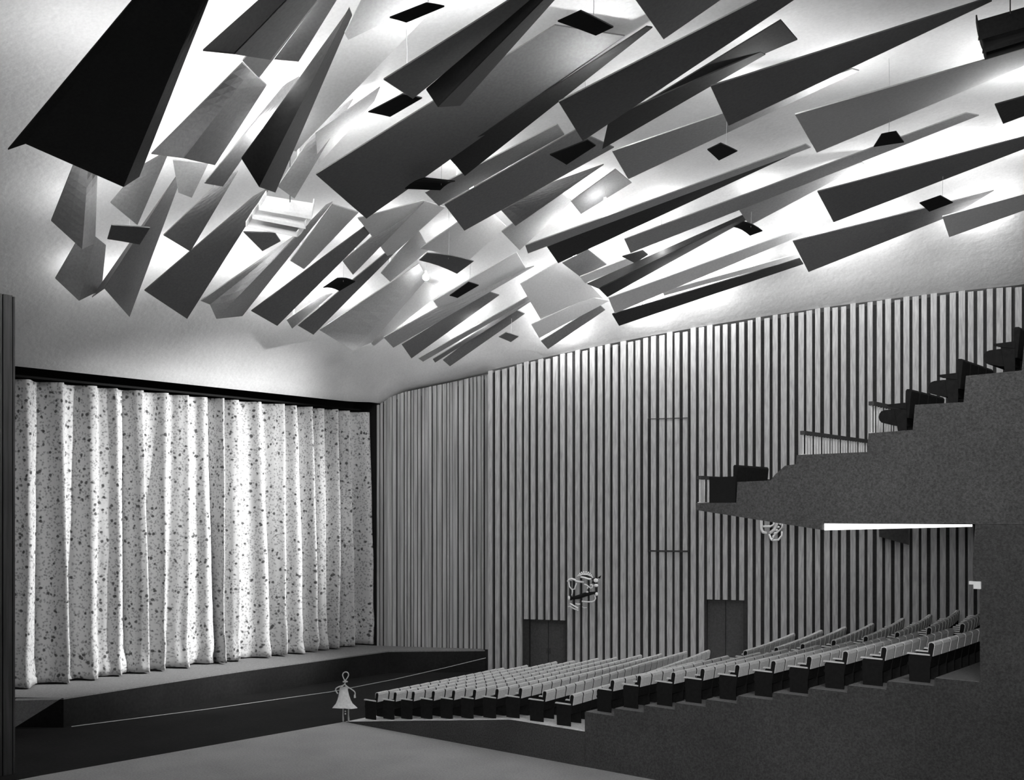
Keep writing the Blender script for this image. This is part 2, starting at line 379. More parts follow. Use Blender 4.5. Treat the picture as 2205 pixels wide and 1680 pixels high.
# ================================================================== CURTAIN
def curtain():
    ya, yb = 16.6, A1.y-.02; xc = -37.3; zt, zb = H+4.66, SZ+.06
    ridges = [50, 120, 190, 240, 292, 345, 392, 437, 462, 497, 547, 590, 622, 655, 682, 710, 738, 775]
    ry = [on_x(u, xc) for u in ridges]
    nz = 46; ny_ = 620; vs = []; uvs = []
    random.seed(3); jit = [random.uniform(-.25, .25) for _ in ry]; amp = [random.uniform(.5, .9) for _ in ry]; gap = [(ry[min(i+1, len(ry)-1)]-ry[max(i-1, 0)])/2*(1 if 0 < i < len(ry)-1 else 2) for i in range(len(ry))]; wdt = [g*random.uniform(.36, .46) for g in gap]
    def phase(y, cs):
        if y <= cs[0]: return (y-cs[0])/(cs[1]-cs[0])
        for r in range(len(cs)-1):
            if y <= cs[r+1]: return r+(y-cs[r])/(cs[r+1]-cs[r])
        return len(cs)-1+(y-cs[-1])/(cs[-1]-cs[-2])
    for k in range(nz+1):
        fz = k/nz; z = zb+(zt-zb)*fz; arc = 0; prev = None
        cs = [yy+j*(1-fz)*.9+.05*math.sin(3*fz+r*2.1) for r, (yy, j) in enumerate(zip(ry, jit))]
        for i in range(len(cs)-1):
            if cs[i+1] < cs[i]+.25: cs[i+1] = cs[i]+.25
        for i in range(ny_+1):
            y = ya+(yb-ya)*i/ny_; ph = phase(y, cs); r = max(0, min(len(cs)-1, int(round(ph)))); f = ph-math.floor(ph)
            f = f**.8                                    # crest falls off steeply on its far side
            d = amp[r]*(.5+.5*math.cos(2*math.pi*f))**1.15*(.72+.28*min(1., (1-fz)*1.6))
            d += .05*math.cos(2*math.pi*(ph*2.6+.3))*(1-.5*fz)
            d += .05*mnoise.noise((y*1.3, z*.35, 2.))+.03*mnoise.noise((y*4, z*.5, 7.))
            if fz < .16: d += (.16-fz)/.16*.25*(mnoise.noise((y*1.1, z*1.2, 5.))+.3)
            zz = z+(.04*mnoise.noise((y*2, 0, 1)) if k == 0 else 0)
            p = Vector((xc+d, y, zz)); 
            if prev is not None: arc += (Vector((p.x, p.y))-prev).length
            prev = Vector((p.x, p.y)); vs.append(p); uvs.append([arc, z])
    for k in range(nz+1):
        for i in range(ny_+1): uvs[k*(ny_+1)+i][0] = uvs[(nz//2)*(ny_+1)+i][0]
    fs = []
    for k in range(nz):
        for i in range(ny_): a = k*(ny_+1)+i; fs.append((a, a+1, a+ny_+2, a+ny_+1))
    me = bpy.data.meshes.new('stage_curtain'); me.from_pydata(vs, [], fs); me.update(); me.materials.append(M['curtain'])
    ul = me.uv_layers.new(name='UVMap')
    for l in me.loops: ul.data[l.index].uv = uvs[l.vertex_index]
    for p in me.polygons: p.use_smooth = True
    o = link('stage_curtain', me); md = o.modifiers.new('thickness', 'SOLIDIFY'); md.thickness = .02
    return o
def on_x(u, X):
    t = (u-CX)/FPX; Z = X/(t*CS-SN); return at(u, HY, Z).y
tag(curtain(), 'pale speckled stage curtain hanging in deep folds', 'curtain')
MB().box(-37.35, -37.2, 16.4, A1.y-.1, H+4.76, H+4.84).build('curtain_track', M['black']); tag(bpy.data.objects['curtain_track'], 'black track at the top of the stage curtain', 'track')

# ================================================================== CEILING PANELS
# (front edge pixels, rear edge pixels, tone, drop of front below ceiling, drop of rear, label)
PAN = [
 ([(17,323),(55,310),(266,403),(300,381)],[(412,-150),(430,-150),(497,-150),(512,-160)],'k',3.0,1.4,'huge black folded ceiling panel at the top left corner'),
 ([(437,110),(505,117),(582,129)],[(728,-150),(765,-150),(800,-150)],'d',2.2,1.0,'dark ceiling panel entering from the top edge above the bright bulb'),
 ([(522,131),(558,168)],[(765,-150),(802,-152)],'l',1.9,.9,'light thin ceiling panel just above the brightest bulb'),
 ([(590,128),(643,133)],[(790,-140),(818,-150)],'m',1.7,.7,'narrow grey ceiling panel right above the brightest bulb'),
 ([(326,332),(395,341),(463,356)],[(522,136),(540,153),(574,184)],'d',2.2,1.3,'dark rectangular ceiling panel left of the brightest bulb'),
 ([(440,395),(480,402)],[(612,185),(645,166)],'m',2.2,.8,'slim grey ceiling panel running down from the brightest bulb'),
 ([(520,342),(558,403),(593,415)],[(746,30),(752,18),(758,34)],'k',2.5,.6,'black spear-shaped folded ceiling panel right of the brightest bulb'),
 ([(596,300),(637,327)],[(780,5),(925,28)],'l',1.5,.4,'broad light ceiling panel beside the black spear panel'),
 ([(598,402),(634,428)],[(700,250),(760,215)],'m',1.7,.6,'grey square-ended ceiling panel above the white louvre'),
 ([(679,286),(685,355)],[(818,189),(806,218)],'m',1.2,.4,'small dark wedge ceiling panel left of the large central panel'),
 ([(742,72),(750,86)],[(840,-120),(1010,-40)],'m',1.4,.5,'grey wedge ceiling panel at the top left of the square black plate'),
 ([(826,172),(889,213)],[(1256,-100),(1272,-100)],'m',2.4,1.2,'grey rough-edged ceiling panel with a dark rim at the top centre'),
 ([(918,194),(943,231),(991,228)],[(1262,-100),(1272,-103),(1284,-100)],'k',2.6,1.2,'black folded ceiling panel at the top centre'),
 ([(680,376),(789,471)],[(1195,55),(1345,78)],'d',2.3,.4,'largest central ceiling panel, dark at its wide front end'),
 ([(964,337),(1001,379)],[(1392,58),(1405,60)],'k',1.7,.4,'black strip ceiling panel under the largest central panel'),
 ([(1203,220),(1255,304)],[(1752,-62),(1800,-60)],'d',2.4,.9,'long dark ceiling panel sloping up from the centre to the top edge'),
 ([(1360,-12),(1429,85)],[(1620,-130),(1660,-75)],'m',2.2,1.2,'grey square-ended ceiling panel cut off by the top edge'),
 ([(1365,236),(1398,222)],[(1681,44),(1717,86)],'k',1.2,.8,'black ceiling panel with a frayed rear corner near the top'),
 ([(1312,255),(1297,321)],[(1638,112),(1648,118)],'k',1.7,.9,'long black sliver ceiling panel below the dark sloping one'),
 ([(1530,186),(1569,271)],[(2124,-2),(2136,3)],'d',2.2,.5,'long dark tapering ceiling panel reaching the top right'),
 ([(1318,326),(1353,386)],[(1835,149),(1850,153)],'m',1.7,.4,'grey ceiling panel below the long dark tapering one'),
 ([(1712,247),(1759,329)],[(2300,78),(2310,98)],'l',2.0,.8,'pale wide ceiling panel above the trapezoid black plate'),
 ([(2142,226),(2160,267)],[(2340,170),(2345,198)],'d',1.9,1.0,'short dark ceiling panel end at the right edge'),
 ([(1344,515),(1358,545)],[(2080,244),(2108,249)],'m',1.3,.3,'very long grey ceiling panel above the right-hand bulbs'),
 ([(1131,529),(1137,546)],[(1735,311),(1746,318)],'m',1.8,.5,'long grey strip ceiling panel passing under the middle bulb'),
 ([(1178,532),(1202,567)],[(1690,328),(1702,335)],'k',1.7,.4,'long black ceiling panel under the grey strip by the middle bulb'),
 ([(1211,567),(1249,596)],[(1266,538),(1306,570)],'d',1.0,.6,'short dark ceiling panel below the black one by the middle bulb'),
 ([(1249,596),(1260,610)],[(1360,553),(1370,566)],'l',1.2,.7,'thin pale ceiling strip left of the frayed black sliver'),
 ([(1265,612),(1290,622),(1308,640)],[(1600,464),(1603,469),(1606,475)],'k',1.6,.4,'black double ceiling panel in front of the right middle bulb'),
 ([(1340,553),(1367,567)],[(1384,540),(1395,549)],'k',1.2,.9,'tiny black pointed ceiling piece beside the right middle bulb'),
 ([(1310,642),(1324,675)],[(1792,469),(1798,477)],'l',1.3,.3,'long pale ceiling panel nearest the slatted wall'),
 ([(1318,677),(1333,702)],[(1722,557),(1730,569)],'k',1.1,.3,'dark lowest ceiling panel along the slatted wall'),
 ([(1427,628),(1430,637)],[(1722,546),(1726,556)],'l',1.0,.25,'thin white ceiling strip above the dark lowest panel'),
 ([(1707,520),(1741,586)],[(2140,411),(2062,459)],'d',1.5,.4,'dark grey ceiling panel low at right beside the far bulb'),
 ([(1760,413),(1795,479)],[(2320,264),(2322,276)],'d',1.7,.5,'long dark ceiling panel ending right of the far bulb'),
 ([(1592,453),(1614,486)],[(1855,349),(1861,354)],'m',1.2,.3,'small grey ceiling panel above the little tilted black plate'),
 ([(2029,467),(2044,511)],[(2330,384),(2332,408)],'l',1.4,.5,'pale ceiling panel at the lower right edge above the wall'),
 ([(915,415),(945,444)],[(1200,268),(1215,290)],'m',1.5,.4,'grey ceiling panel between the square plates at the centre'),
 ([(957,441),(1000,497)],[(1240,280),(1322,318)],'d',1.9,.4,'dark broad ceiling panel below the centre'),
 ([(1080,454),(1110,487)],[(1190,394),(1300,355)],'d',1.5,.4,'dark ceiling panel left of the middle bulb'),
 ([(1080,499),(1119,539)],[(1200,410),(1232,433)],'m',1.4,.5,'grey ceiling panel ending at the long strip tip'),
 ([(1229,434),(1251,461)],[(1325,365),(1360,394)],'m',1.1,.3,'grey crinkled ceiling panel directly above the middle bulb'),
 ([(110,476),(177,537),(205,524)],[(158,355),(189,370),(210,372)],'d',1.9,1.0,'leftmost folded ceiling panel below the huge black one'),
 ([(119,600),(170,648),(219,624)],[(175,503),(206,512),(228,530)],'d',1.6,.7,'lowest folded ceiling panel at the far left'),
 ([(198,641),(225,622),(279,683)],[(380,380),(384,374),(391,381)],'d',1.7,.5,'tall dark pointed ceiling panel left of the louvre'),
 ([(352,507),(410,542)],[(468,396),(512,370)],'d',1.9,.9,'dark square-ended ceiling panel left of the white louvre'),
 ([(311,626),(403,687)],[(545,425),(582,404)],'d',1.7,.5,'wide dark ceiling panel at the lower left in front of the louvre'),
 ([(238,437),(296,485)],[(305,358),(366,323)],'m',1.9,1.0,'grey tapered ceiling panel under the huge black one'),
 ([(384,415),(413,426)],[(372,345),(449,352)],'m',1.7,1.2,'small grey ceiling panel between two dark ones at left'),
 ([(432,648),(452,656),(466,687),(522,681)],[(640,505),(660,490),(702,443),(716,436)],'m',1.7,.5,'pleated ceiling panel running down from below the louvre'),
 ([(524,500),(565,541)],[(592,502),(604,520)],'d',1.3,1.1,'small dark ceiling panel right under the louvre'),
 ([(625,562),(655,580)],[(716,440),(772,458)],'l',1.2,.5,'white ceiling panel right of the louvre'),
 ([(541,670),(597,702)],[(828,456),(837,462)],'d',1.9,.5,'dark ceiling panel left of the lower left bulb'),
 ([(617,689),(629,708)],[(690,639),(716,633)],'m',1.3,.9,'short grey ceiling slat under the lower left bulb'),
 ([(641,701),(675,721)],[(884,500),(900,495)],'d',1.6,.4,'long dark spear ceiling panel right of the lower left bulb'),
 ([(738,563),(760,592)],[(852,468),(913,436)],'m',1.3,.4,'grey wedge ceiling panel behind the small curved plate'),
 ([(688,711),(760,755),(801,737)],[(902,568),(915,590),(918,602)],'m',1.6,.5,'wide grey folded ceiling panel left of the lower middle bulb'),
 ([(820,588),(840,607)],[(900,495),(925,537)],'m',1.2,.4,'grey ceiling panel left of the large grey hanging plate'),
 ([(799,740),(806,745)],[(905,605),(960,622)],'l',1.2,.4,'slim pale ceiling panel below the lower middle bulb'),
 ([(826,727),(847,749)],[(1060,598),(1150,574)],'m',1.4,.4,'pale grey ceiling panel above the lowest bulb'),
 ([(865,742),(886,772)],[(1050,628),(1075,636)],'d',1.3,.4,'dark grey ceiling panel left of the lowest bulb'),
 ([(933,648),(950,672)],[(1112,543),(1132,578)],'l',1.1,.4,'light ceiling panel beside the small black tilted plate'),
 ([(901,772),(911,779)],[(1203,602),(1209,606)],'m',1.3,.4,'narrow grey ceiling slat right of the lowest bulb'),
 ([(932,774),(937,781)],[(1160,634),(1209,608)],'d',1.2,.35,'thinnest dark ceiling slat right of the lowest bulb'),
 ([(954,776),(969,789)],[(1100,663),(1130,676)],'d',1.2,.5,'lowest dark ceiling slat pointing at the stage corner'),
 ([(1144,699),(1161,728)],[(1270,640),(1312,648)],'l',1.0,.4,'light ceiling panel beside the smallest plate'),
 ([(1165,735),(1180,752)],[(1290,655),(1303,668)],'d',.9,.3,'dark bent ceiling panel end above the slatted wall'),
 ([(905,535),(1010,560)],[(1040,440),(1090,488)],'l',.9,.35,'broad pale ceiling panel behind the large grey plate'),
 ([(770,470),(838,556)],[(912,432),(958,447)],'l',.8,.35,'pale ceiling panel at the front tip of the largest central panel'),
 ([(1120,612),(1165,690)],[(1215,556),(1306,650)],'l',.8,.3,'light curved ceiling panel between the two panel fans'),
]
PANOBJ = []; PANGEO = []; BULB_W = 170.
for k, (fr, re, tone, hf, hr, lab) in enumerate(PAN):
    nf = len(fr); ex = [(.55 if nf == 3 and i == 1 else .35 if nf == 4 and i == 2 else 0.) for i in range(nf)]
    F = [on_ceil(u, v, hf+e) for (u, v), e in zip(fr, ex)]; R_ = [on_ceil(u, v, hr) for u, v in re]
    ns = 10; rows = []
    wid = (F[0]-F[-1]).length
    cols = []
    # subdivide across so folded faces stay flat and single faces can bow slightly
    if len(fr) == 2: cols = [(0, 0.), (0, .25), (0, .5), (0, .75), (0, 1.)]
    else:
        for i in range(len(fr)-1): cols += [(i, 0.), (i, .5)]
        cols.append((len(fr)-2, 1.))
    for i in range(ns+1):
        t = i/ns; row = []
        for (c, q) in cols:
            f = F[c].lerp(F[c+1], q); r = R_[c].lerp(R_[c+1], q)
            p = f.lerp(r, t)
            if len(fr) == 2: p = p+Vector((0, 0, .0*wid*math.sin(math.pi*q)*(1-t)))
            row.append(p)
        rows.append(row)
    mb = MB().sheet(rows, .035)
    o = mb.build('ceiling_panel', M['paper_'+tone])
    tag(o, lab, 'ceiling panel', 'hanging ceiling panels'); PANOBJ.append(o); PANGEO.append((F, R_))

# ------------------------------------------------------------------ lamp shields: black plates hung on wires, a bulb above each
def lamp_light(loc, power, r=.10, parent=None, name='bulb_light'):
    l = bpy.data.lights.new(name, 'POINT'); l.energy = power; l.shadow_soft_size = r
    o = bpy.data.objects.new(name, l); C.objects.link(o); o.location = loc
    if parent: o.parent = parent
    return o
PL = [
 ([(839,39),(875,49),(957,15),(918,8)],2.2,'black','black lamp plate at the top, left of the rough-edged grey panel'),
 ([(1201,47),(1283,77),(1321,59),(1251,24)],2.2,'black','largest square black lamp plate near the top centre'),
 ([(793,242),(840,252),(909,212),(868,203)],2.2,'black','black lamp plate hanging left of the black folded panel'),
 ([(872,407),(916,384),(980,391),(948,410)],2.3,'black','bent black lamp plate below the largest central panel'),
 ([(1184,334),(1220,355),(1283,314),(1265,302)],2.2,'black','black lamp plate at the tip of the long dark panel'),
 ([(1523,323),(1548,346),(1588,326),(1552,309)],2.0,'black','small diamond lamp plate below the tapering dark panel'),
 ([(1881,317),(1947,307),(1930,284),(1898,290)],2.1,'black','trapezoid black lamp plate at the right'),
 ([(1980,438),(2001,456),(2052,437),(2025,422)],2.0,'black','diamond black lamp plate low at the far right'),
 ([(1580,489),(1615,508),(1642,498),(1601,478)],1.7,'black','small bent black plate right of the two middle bulbs'),
 ([(696,620),(731,627),(765,607),(726,600)],1.7,'black','small curved plate beside the lower left bulb'),
 ([(968,637),(985,642),(1031,615),(1009,608)],1.6,'black','small tilted black plate right of the lower middle bulb'),
 ([(1074,726),(1100,737),(1117,725),(1090,716)],1.3,'paper_d','smallest grey plate above the slatted wall corner'),
 ([(231,515),(301,527),(323,491),(240,485)],2.0,'paper_d','grey rectangular lamp plate at the far left'),
 ([(903,561),(984,590),(1020,563),(920,545)],1.8,'paper_d','large curved grey plate above the lower middle bulb'),
]
for k, (q, off, m_, lab) in enumerate(PL):
    P = [on_ceil(u, v, off) for u, v in q]; c = sum(P, Vector())/4
    root = empty('hanging_plate', c); tag(root, lab, 'hanging plate', 'plates hung under the ceiling')
    loc = [p-c for p in P]
    rows = []
    for i in range(5):
        t = i/4; a = loc[0].lerp(loc[1], t); b = loc[3].lerp(loc[2], t); bow = Vector((0, 0, .05*math.sin(math.pi*t)*((k in (3, 8, 9, 13))+.1)))
        rows.append([a+bow, (a+b)/2+bow*1.2, b+bow])
    MB().sheet(rows, .03).build('plate', M[m_], root)
    zt = ceil_z(c.x, c.y)-c.z
    e = (loc[2]+loc[3])/2*.6
    MB().tube([e+Vector((0, 0, .01)), e+Vector((.02, .02, zt*.5)), e+Vector((0, 0, zt+.05))], .006, 5).build('wire', M['wire'], root)

# ------------------------------------------------------------------ bare bulbs seen between the panels
BU = [((605,172),1.5,'brightest bare bulb at the upper left among dark panels'), ((1303,440),1.2,'bare glowing bulb above the long black panel in the middle'),
      ((1420,532),1.0,'bare glowing bulb in front of the double black panel'), ((1728,492),.9,'bare glowing bulb low at the right'),
      ((672,640),1.1,'bare glowing bulb at the lower left of the fan'), ((917,597),1.0,'bare glowing bulb below the large grey plate'), ((1022,690),.8,'lowest bare bulb near the stage corner')]
for (u, v), off, lab in BU:
    c = on_ceil(u, v, off); root = empty('bare_bulb', c); tag(root, lab, 'light bulb', 'bare bulbs between the panels')
    MB().ball((0, 0, 0), .13).build('glass_bulb', M['bulb'], root, True)
    zt = ceil_z(c.x, c.y)-c.z
    MB().tube([(0, 0, .1), (0, 0, .24)], .05, 8).tube([(0, 0, .24), (0, 0, zt+.05)], .008, 5).build('socket', M['white'], root)
    lamp_light((0, 0, 0), 300, .12, root)
# further bulbs, each standing on the back of a panel near its front end, screened by the panel from the seats
from mathutils.bvhtree import BVHTree
pv = []; pfc = []
for o in PANOBJ:
    n0 = len(pv); pv += [v.co.copy() for v in o.data.vertices]; pfc += [tuple(i+n0 for i in p.vertices) for p in o.data.polygons]
bvh = BVHTree.FromPolygons(pv, pfc)
eye = Vector((0, 0, H))
def screened(p, r):
    for d in ((0, 0, 0), (r, 0, 0), (-r, 0, 0), (0, r, 0), (0, -r, 0), (0, 0, r), (0, 0, -r)):
        q = p+Vector(d); dv = q-eye; hit = bvh.ray_cast(eye, dv.normalized(), dv.length-.01)
        if hit[0] is None: return False
    return True
nb = 0; HAVE = set(); extra = []
MULTI = {31: (.2, .5, .8), 33: (.15, .45), 36: (.3,), 34: (.5, .8), 30: (.3, .6), 22: (.4,), 69: (.5,), 66: (.4,)}
GAIN = {30: 2., 31: 2., 33: 2., 34: 1.5, 36: 2., 42: .3, 43: .3, 44: .6, 17: .5, 18: .5, 19: .6, 52: .5, 50: .5}
for k, o in enumerate(PANOBJ):
    F, R_ = PANGEO[k]; done = None
    if (F[0]-F[-1]).length < .35: continue
    for up in (.7, .5, .35, .22):
        for t in (.12, .2, .3, .42, .55, .7):
            for q in (.5, .35, .65):
                f = F[0].lerp(F[-1], q); r = R_[0].lerp(R_[-1], q); p = f.lerp(r, t)+Vector((0, 0, up))
                if ceil_z(p.x, p.y)-p.z < .3: continue
                hit = bvh.find_nearest(p)
                if hit[3] is not None and hit[3] < .16: continue
                if screened(p, .11): done = (p, up); break
            if done: break
        if done: break
    if not done or k in GAIN:
        alt = None
        for dd in (1.1, .8, .55, .4):
            for t in (.15, .25, .4, .55):
                for q in (.5, .35, .65):
                    b0 = F[0].lerp(F[-1], q).lerp(R_[0].lerp(R_[-1], q), t); p = b0+(b0-eye).normalized()*dd
                    if ceil_z(p.x, p.y)-p.z < .22: continue
                    hit = bvh.find_nearest(p)
                    if hit[3] is not None and hit[3] < .16: continue
                    if screened(p, .10): alt = (p, .3); break
                if alt: break
            if alt: break
        done = alt or done
    if k in MULTI:
        for t in MULTI[k]:
            for dd in (1.2, .9, .6, .4):
                b0 = F[0].lerp(F[-1], .5).lerp(R_[0].lerp(R_[-1], .5), t); p = b0+(b0-eye).normalized()*dd
                if ceil_z(p.x, p.y)-p.z > .25 and screened(p, .08): extra.append((p, k)); break
    if not done: continue
    HAVE.add(k); p, up = done; dc = ceil_z(p.x, p.y)-p.z; nb += 1
    root = empty('panel_bulb', p); tag(root, 'bulb above '+PAN[k][5], 'light bulb', 'bulbs screened by the panels')
    MB().ball((0, 0, 0), .08).build('glass_bulb', M['bulb'], root, True)
    dn = bvh.ray_cast(p, Vector((0, 0, -1)), 2.0); ln = dn[3] if dn[0] is not None else .2
    MB().tube([(0, 0, -ln+.01), (0, 0, -.06)], .03, 6).build('socket', M['white'], root)
    lamp_light((0, 0, 0), BULB_W*GAIN.get(k, 1.)*min(1.6, max(.5, dc))**1.6, .1, root)
for p, k in extra:
    root = empty('panel_bulb', p); tag(root, 'bulb behind '+PAN[k][5]+(', farther back' if [q for q in extra if q[1] == k][0][0] is not p else ''), 'light bulb', 'bulbs screened by the panels')
    MB().ball((0, 0, 0), .08).build('glass_bulb', M['bulb'], root, True)
    MB().tube([(0, 0, .06), (0, 0, ceil_z(p.x, p.y)-p.z+.03)], .012, 6).build('socket', M['white'], root)
    lamp_light((0, 0, 0), 420, .1, root)

# ------------------------------------------------------------------ louvres
def louvre(lips, off, m_, lab):
    # lips: (left pixel, right pixel) of each slat edge, from the top one down; the slats hang one under the other
    mid = on_ceil((lips[1][0][0]+lips[1][1][0])/2, lips[1][0][1], off); Z = mid.x*-SN+mid.y*CS
    top = [at(*p, Z) for p in lips[0]]; root = empty('louvre', top[0]); tag(root, lab, 'louvre', 'ceiling louvres'); base = root.location.copy()
    for i in range(len(lips)-1):
        zz = Z-.10*i; a0, b0 = at(*lips[i][0], zz), at(*lips[i][1], zz); rec = .6 if i else .05
        a, b = at(*lips[i][0], zz+rec)-base, at(*lips[i][1], zz+rec)-base; c, d = at(*lips[i+1][0], zz-.10)-base, at(*lips[i+1][1], zz-.10)-base
        if i: MB().sheet([[a0-base, b0-base], [a0-base+Vector((0, 0, -.07)), b0-base+Vector((0, 0, -.07))]], .02, Vector((-SN, CS, 0))).build('lip', M[m_], root)
        rows = [[a.lerp(c, t)+Vector((0, 0, -.04*math.sin(math.pi*t))), ((a+b)/2).lerp((c+d)/2, t)+Vector((0, 0, -.04*math.sin(math.pi*t))), b.lerp(d, t)+Vector((0, 0, -.04*math.sin(math.pi*t)))] for t in (0, .25, .5, .75, 1.)]
        MB().sheet(rows, .025).build('slat', M[m_], root)
        for p, q, sg in ((a, c, 1), (b, d, -1)):
            w_ = (d-c).normalized()*.03*sg
            MB().add([p, q, q+Vector((0, 0, .16)), p+Vector((0, 0, .16)), p+w_, q+w_, q+w_+Vector((0, 0, .16)), p+w_+Vector((0, 0, .16))], [(0, 1, 2, 3), (7, 6, 5, 4), (0, 4, 5, 1), (1, 5, 6, 2), (2, 6, 7, 3), (3, 7, 4, 0)]).build('end_cheek', M[m_], root)
    w0 = (top[0]+top[1])/2-base+Vector((0, 0, -.05)); wt = w0+base
    MB().tube([w0, (w0.x, w0.y, ceil_z(wt.x, wt.y)-base.z)], .015, 5).build('wire', M['rail'], root)
    return root
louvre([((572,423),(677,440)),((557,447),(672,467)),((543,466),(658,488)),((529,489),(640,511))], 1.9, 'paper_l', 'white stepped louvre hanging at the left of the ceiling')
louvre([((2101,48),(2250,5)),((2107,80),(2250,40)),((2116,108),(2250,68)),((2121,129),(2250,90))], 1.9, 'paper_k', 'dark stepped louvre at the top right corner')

# ================================================================== SEATS
def seat_meshes(dark):
    cv = 'seat_k' if dark else 'cover'
    # local: +x = back of the seat (towards the rear), y across, width .54, origin on the floor under the backrest
    d = {}
    hw = .262
    # backrest, slightly reclined with rounded top
    prof = [(-.03, .34), (.05, .34), (.135, .84), (.125, .885), (.085, .90), (.045, .885), (.03, .84)]
    d['backrest'] = MB().prism_y(prof[::-1], -hw, hw).mesh('backrest', M['seat_k'])
    out = [(.105, .60), (.118, .60), (.158, .845), (.145, .905), (.085, .925), (.022, .905), (.006, .86), (.0, .72), (.012, .72), (.02, .85), (.03, .892), (.085, .910), (.135, .892), (.146, .845)]
    n = len(out); ys = [-hw+.006, -hw+.02, 0, hw-.02, hw-.006]; vs = []; sc = [.985, 1, 1.006, 1, .985]
    for y, k in zip(ys, sc):
        vs += [((x-.07)*k+.07, y, (z-.6)*k+.6) for x, z in out]
    fs = [tuple(range(n)), tuple(range(5*n-1, 4*n-1, -1))]
    for r in range(4):
        for i in range(n): fs.append((r*n+i, (r+1)*n+i, (r+1)*n+(i+1) % n, r*n+(i+1) % n))
    d['head_cover'] = MB().add(vs, fs).mesh('head_cover', M[cv])
    d['seat_pan'] = MB().prism_y([(-.44, .36), (-.46, .41), (-.42, .455), (-.02, .43), (-.02, .33), (-.36, .33)], -hw, hw).mesh('seat_pan', M['seat_k'])
    d['side_stand'] = MB().prism_y([(-.40, 0), (.06, 0), (.06, .34), (.10, .60), (-.38, .62), (-.42, .56)], -hw-.03, -hw-.004).mesh('side_stand', M['seat_k'])
    d['armrest'] = MB().prism_y([(-.46, .62), (-.44, .655), (.05, .645), (.06, .615)], -hw-.045, -hw+.015).mesh('armrest', M['arm' if not dark else 'rail'])
    return d
def balcony_seat():
    d = {}; hw = .27
    d['backrest'] = MB().prism_y([(-.02, .30), (.06, .30), (.12, .90), (.09, .95), (.02, .955), (-.01, .92)][::-1], -hw, hw).mesh('backrest', M['seat_k'])
    nose = [(-.02, .12), (-.02, .50), (-.30, .52)]+[(-.50+.13*math.cos(a), .36+.15*math.sin(a)) for a in [math.radians(90+30*i) for i in range(7)]]+[(-.30, .15)]
    d['seat_pan'] = MB().prism_y(nose, -hw, hw).mesh('seat_pan', M['seat_k'])
    d['armrest'] = MB().prism_y([(-.42, .60), (-.42, .635), (.02, .65), (.02, .50), (-.30, .56)][::-1], -hw-.03, -hw+.02).mesh('armrest', M['seat_k'])
    d['side_stand'] = MB().prism_y([(-.18, 0), (.02, 0), (.02, .5), (-.25, .5)], -hw-.02, -hw+.01).mesh('side_stand', M['seat_k'])
    return d
SM = seat_meshes(False); SD = balcony_seat()
def make_seat(d, x, y, z, rz):
    root = empty('theatre_seat', (x, y, z), rz)
    for k, me in d.items(): link(k, me, root)
    return root
SP = .578
seats = []
frontfar = [32.49, 33.01, 34.37, 34.52, 34.89, 35.09, 35.31, 35.53, 35.83, 35.97]
frontx = [-26.31, -25.44, -24.6, -23.7, -22.82, -21.94, -21.03, -20.11, -19.2, -18.21]
frontz = [.0, .12, .22, .37, .51, .66, .80, .92, .98, .98]
for r in range(10):
    y = 24.5+SP/2; k = 1
    while y+SP/2 < frontfar[r]+.1:
        d = y-24.5; x = frontx[r]-.1*d-.0065*d*d-.08; rz = math.atan(.1+.013*d)
        z = rake_z(x)
        seats.append((x, y, z, rz, 'F', r+1, k)); y += SP*math.cos(rz); k += 1
bx = [-16.81, -15.93, -14.86, -13.98, -12.98, -11.99, -11.05, -10.14, -9.22, -8.14]
for r in range(10):
    y = 24.5+SP/2; k = 1
    while y+SP/2 < 30.15:
        d = y-24.5; x = bx[r]-.004*d*d-.08; seats.append((x, y, ST[r][1]+.012, math.atan(.008*d), 'N', r+1, k)); y += SP; k += 1
    if r >= 1:
        y = 31.1+SP/2; k = 1; y1 = 36.8+r*.12
        while y+SP/2 < y1:
            d = y-24.5; x = bx[r]+.15-.0093*d*d-.08; seats.append((x, y, step_z(bx[r]-.1)+.012, math.atan(.0186*d), 'S', r+1, k)); y += SP*math.cos(math.atan(.0186*d)); k += 1
seats.sort(key=lambda q: (q[0]*-SN+q[1]*CS))
BL = {'F': ('front stalls block', 'seats of the front stalls block'), 'N': ('near rear block', 'seats of the near rear block'), 'S': ('wall-side rear block', 'seats of the rear block by the wall')}
rest = MB()
for i, (x, y, z, rz, b, r, k) in enumerate(seats):
    if i < 300:
        o = make_seat(SM, x, y, z, rz)
        tag(o, 'pale-covered seat, %s from its aisle, %s row from the stage, %s' % (ORD[k], ORD[r], BL[b][0]), 'seat', BL[b][1])
    else:
        pass
restl = seats[300:]
if restl:
    def rest_obj(parts, name, m_, parent):
        mb = MB()
        for (x, y, z, rz, *_r) in restl:
            c, s_ = math.cos(rz), math.sin(rz)
            for me in parts:
                mb.add([(x+v.co.x*c-v.co.y*s_, y+v.co.x*s_+v.co.y*c, z+v.co.z) for v in me.vertices], [tuple(p.vertices) for p in me.polygons])
        o = mb.build(name, m_, parent); o['kind'] = 'stuff'; return o
    rr = rest_obj([SM['backrest'], SM['seat_pan'], SM['side_stand']], 'theatre_seats', M['seat_k'], None)
    tag(rr, 'farthest black seats with pale covers near the slatted wall', 'seats')
    rest_obj([SM['head_cover']], 'head_covers', M['cover'], rr); rest_obj([SM['armrest']], 'armrests', M['arm'], rr)

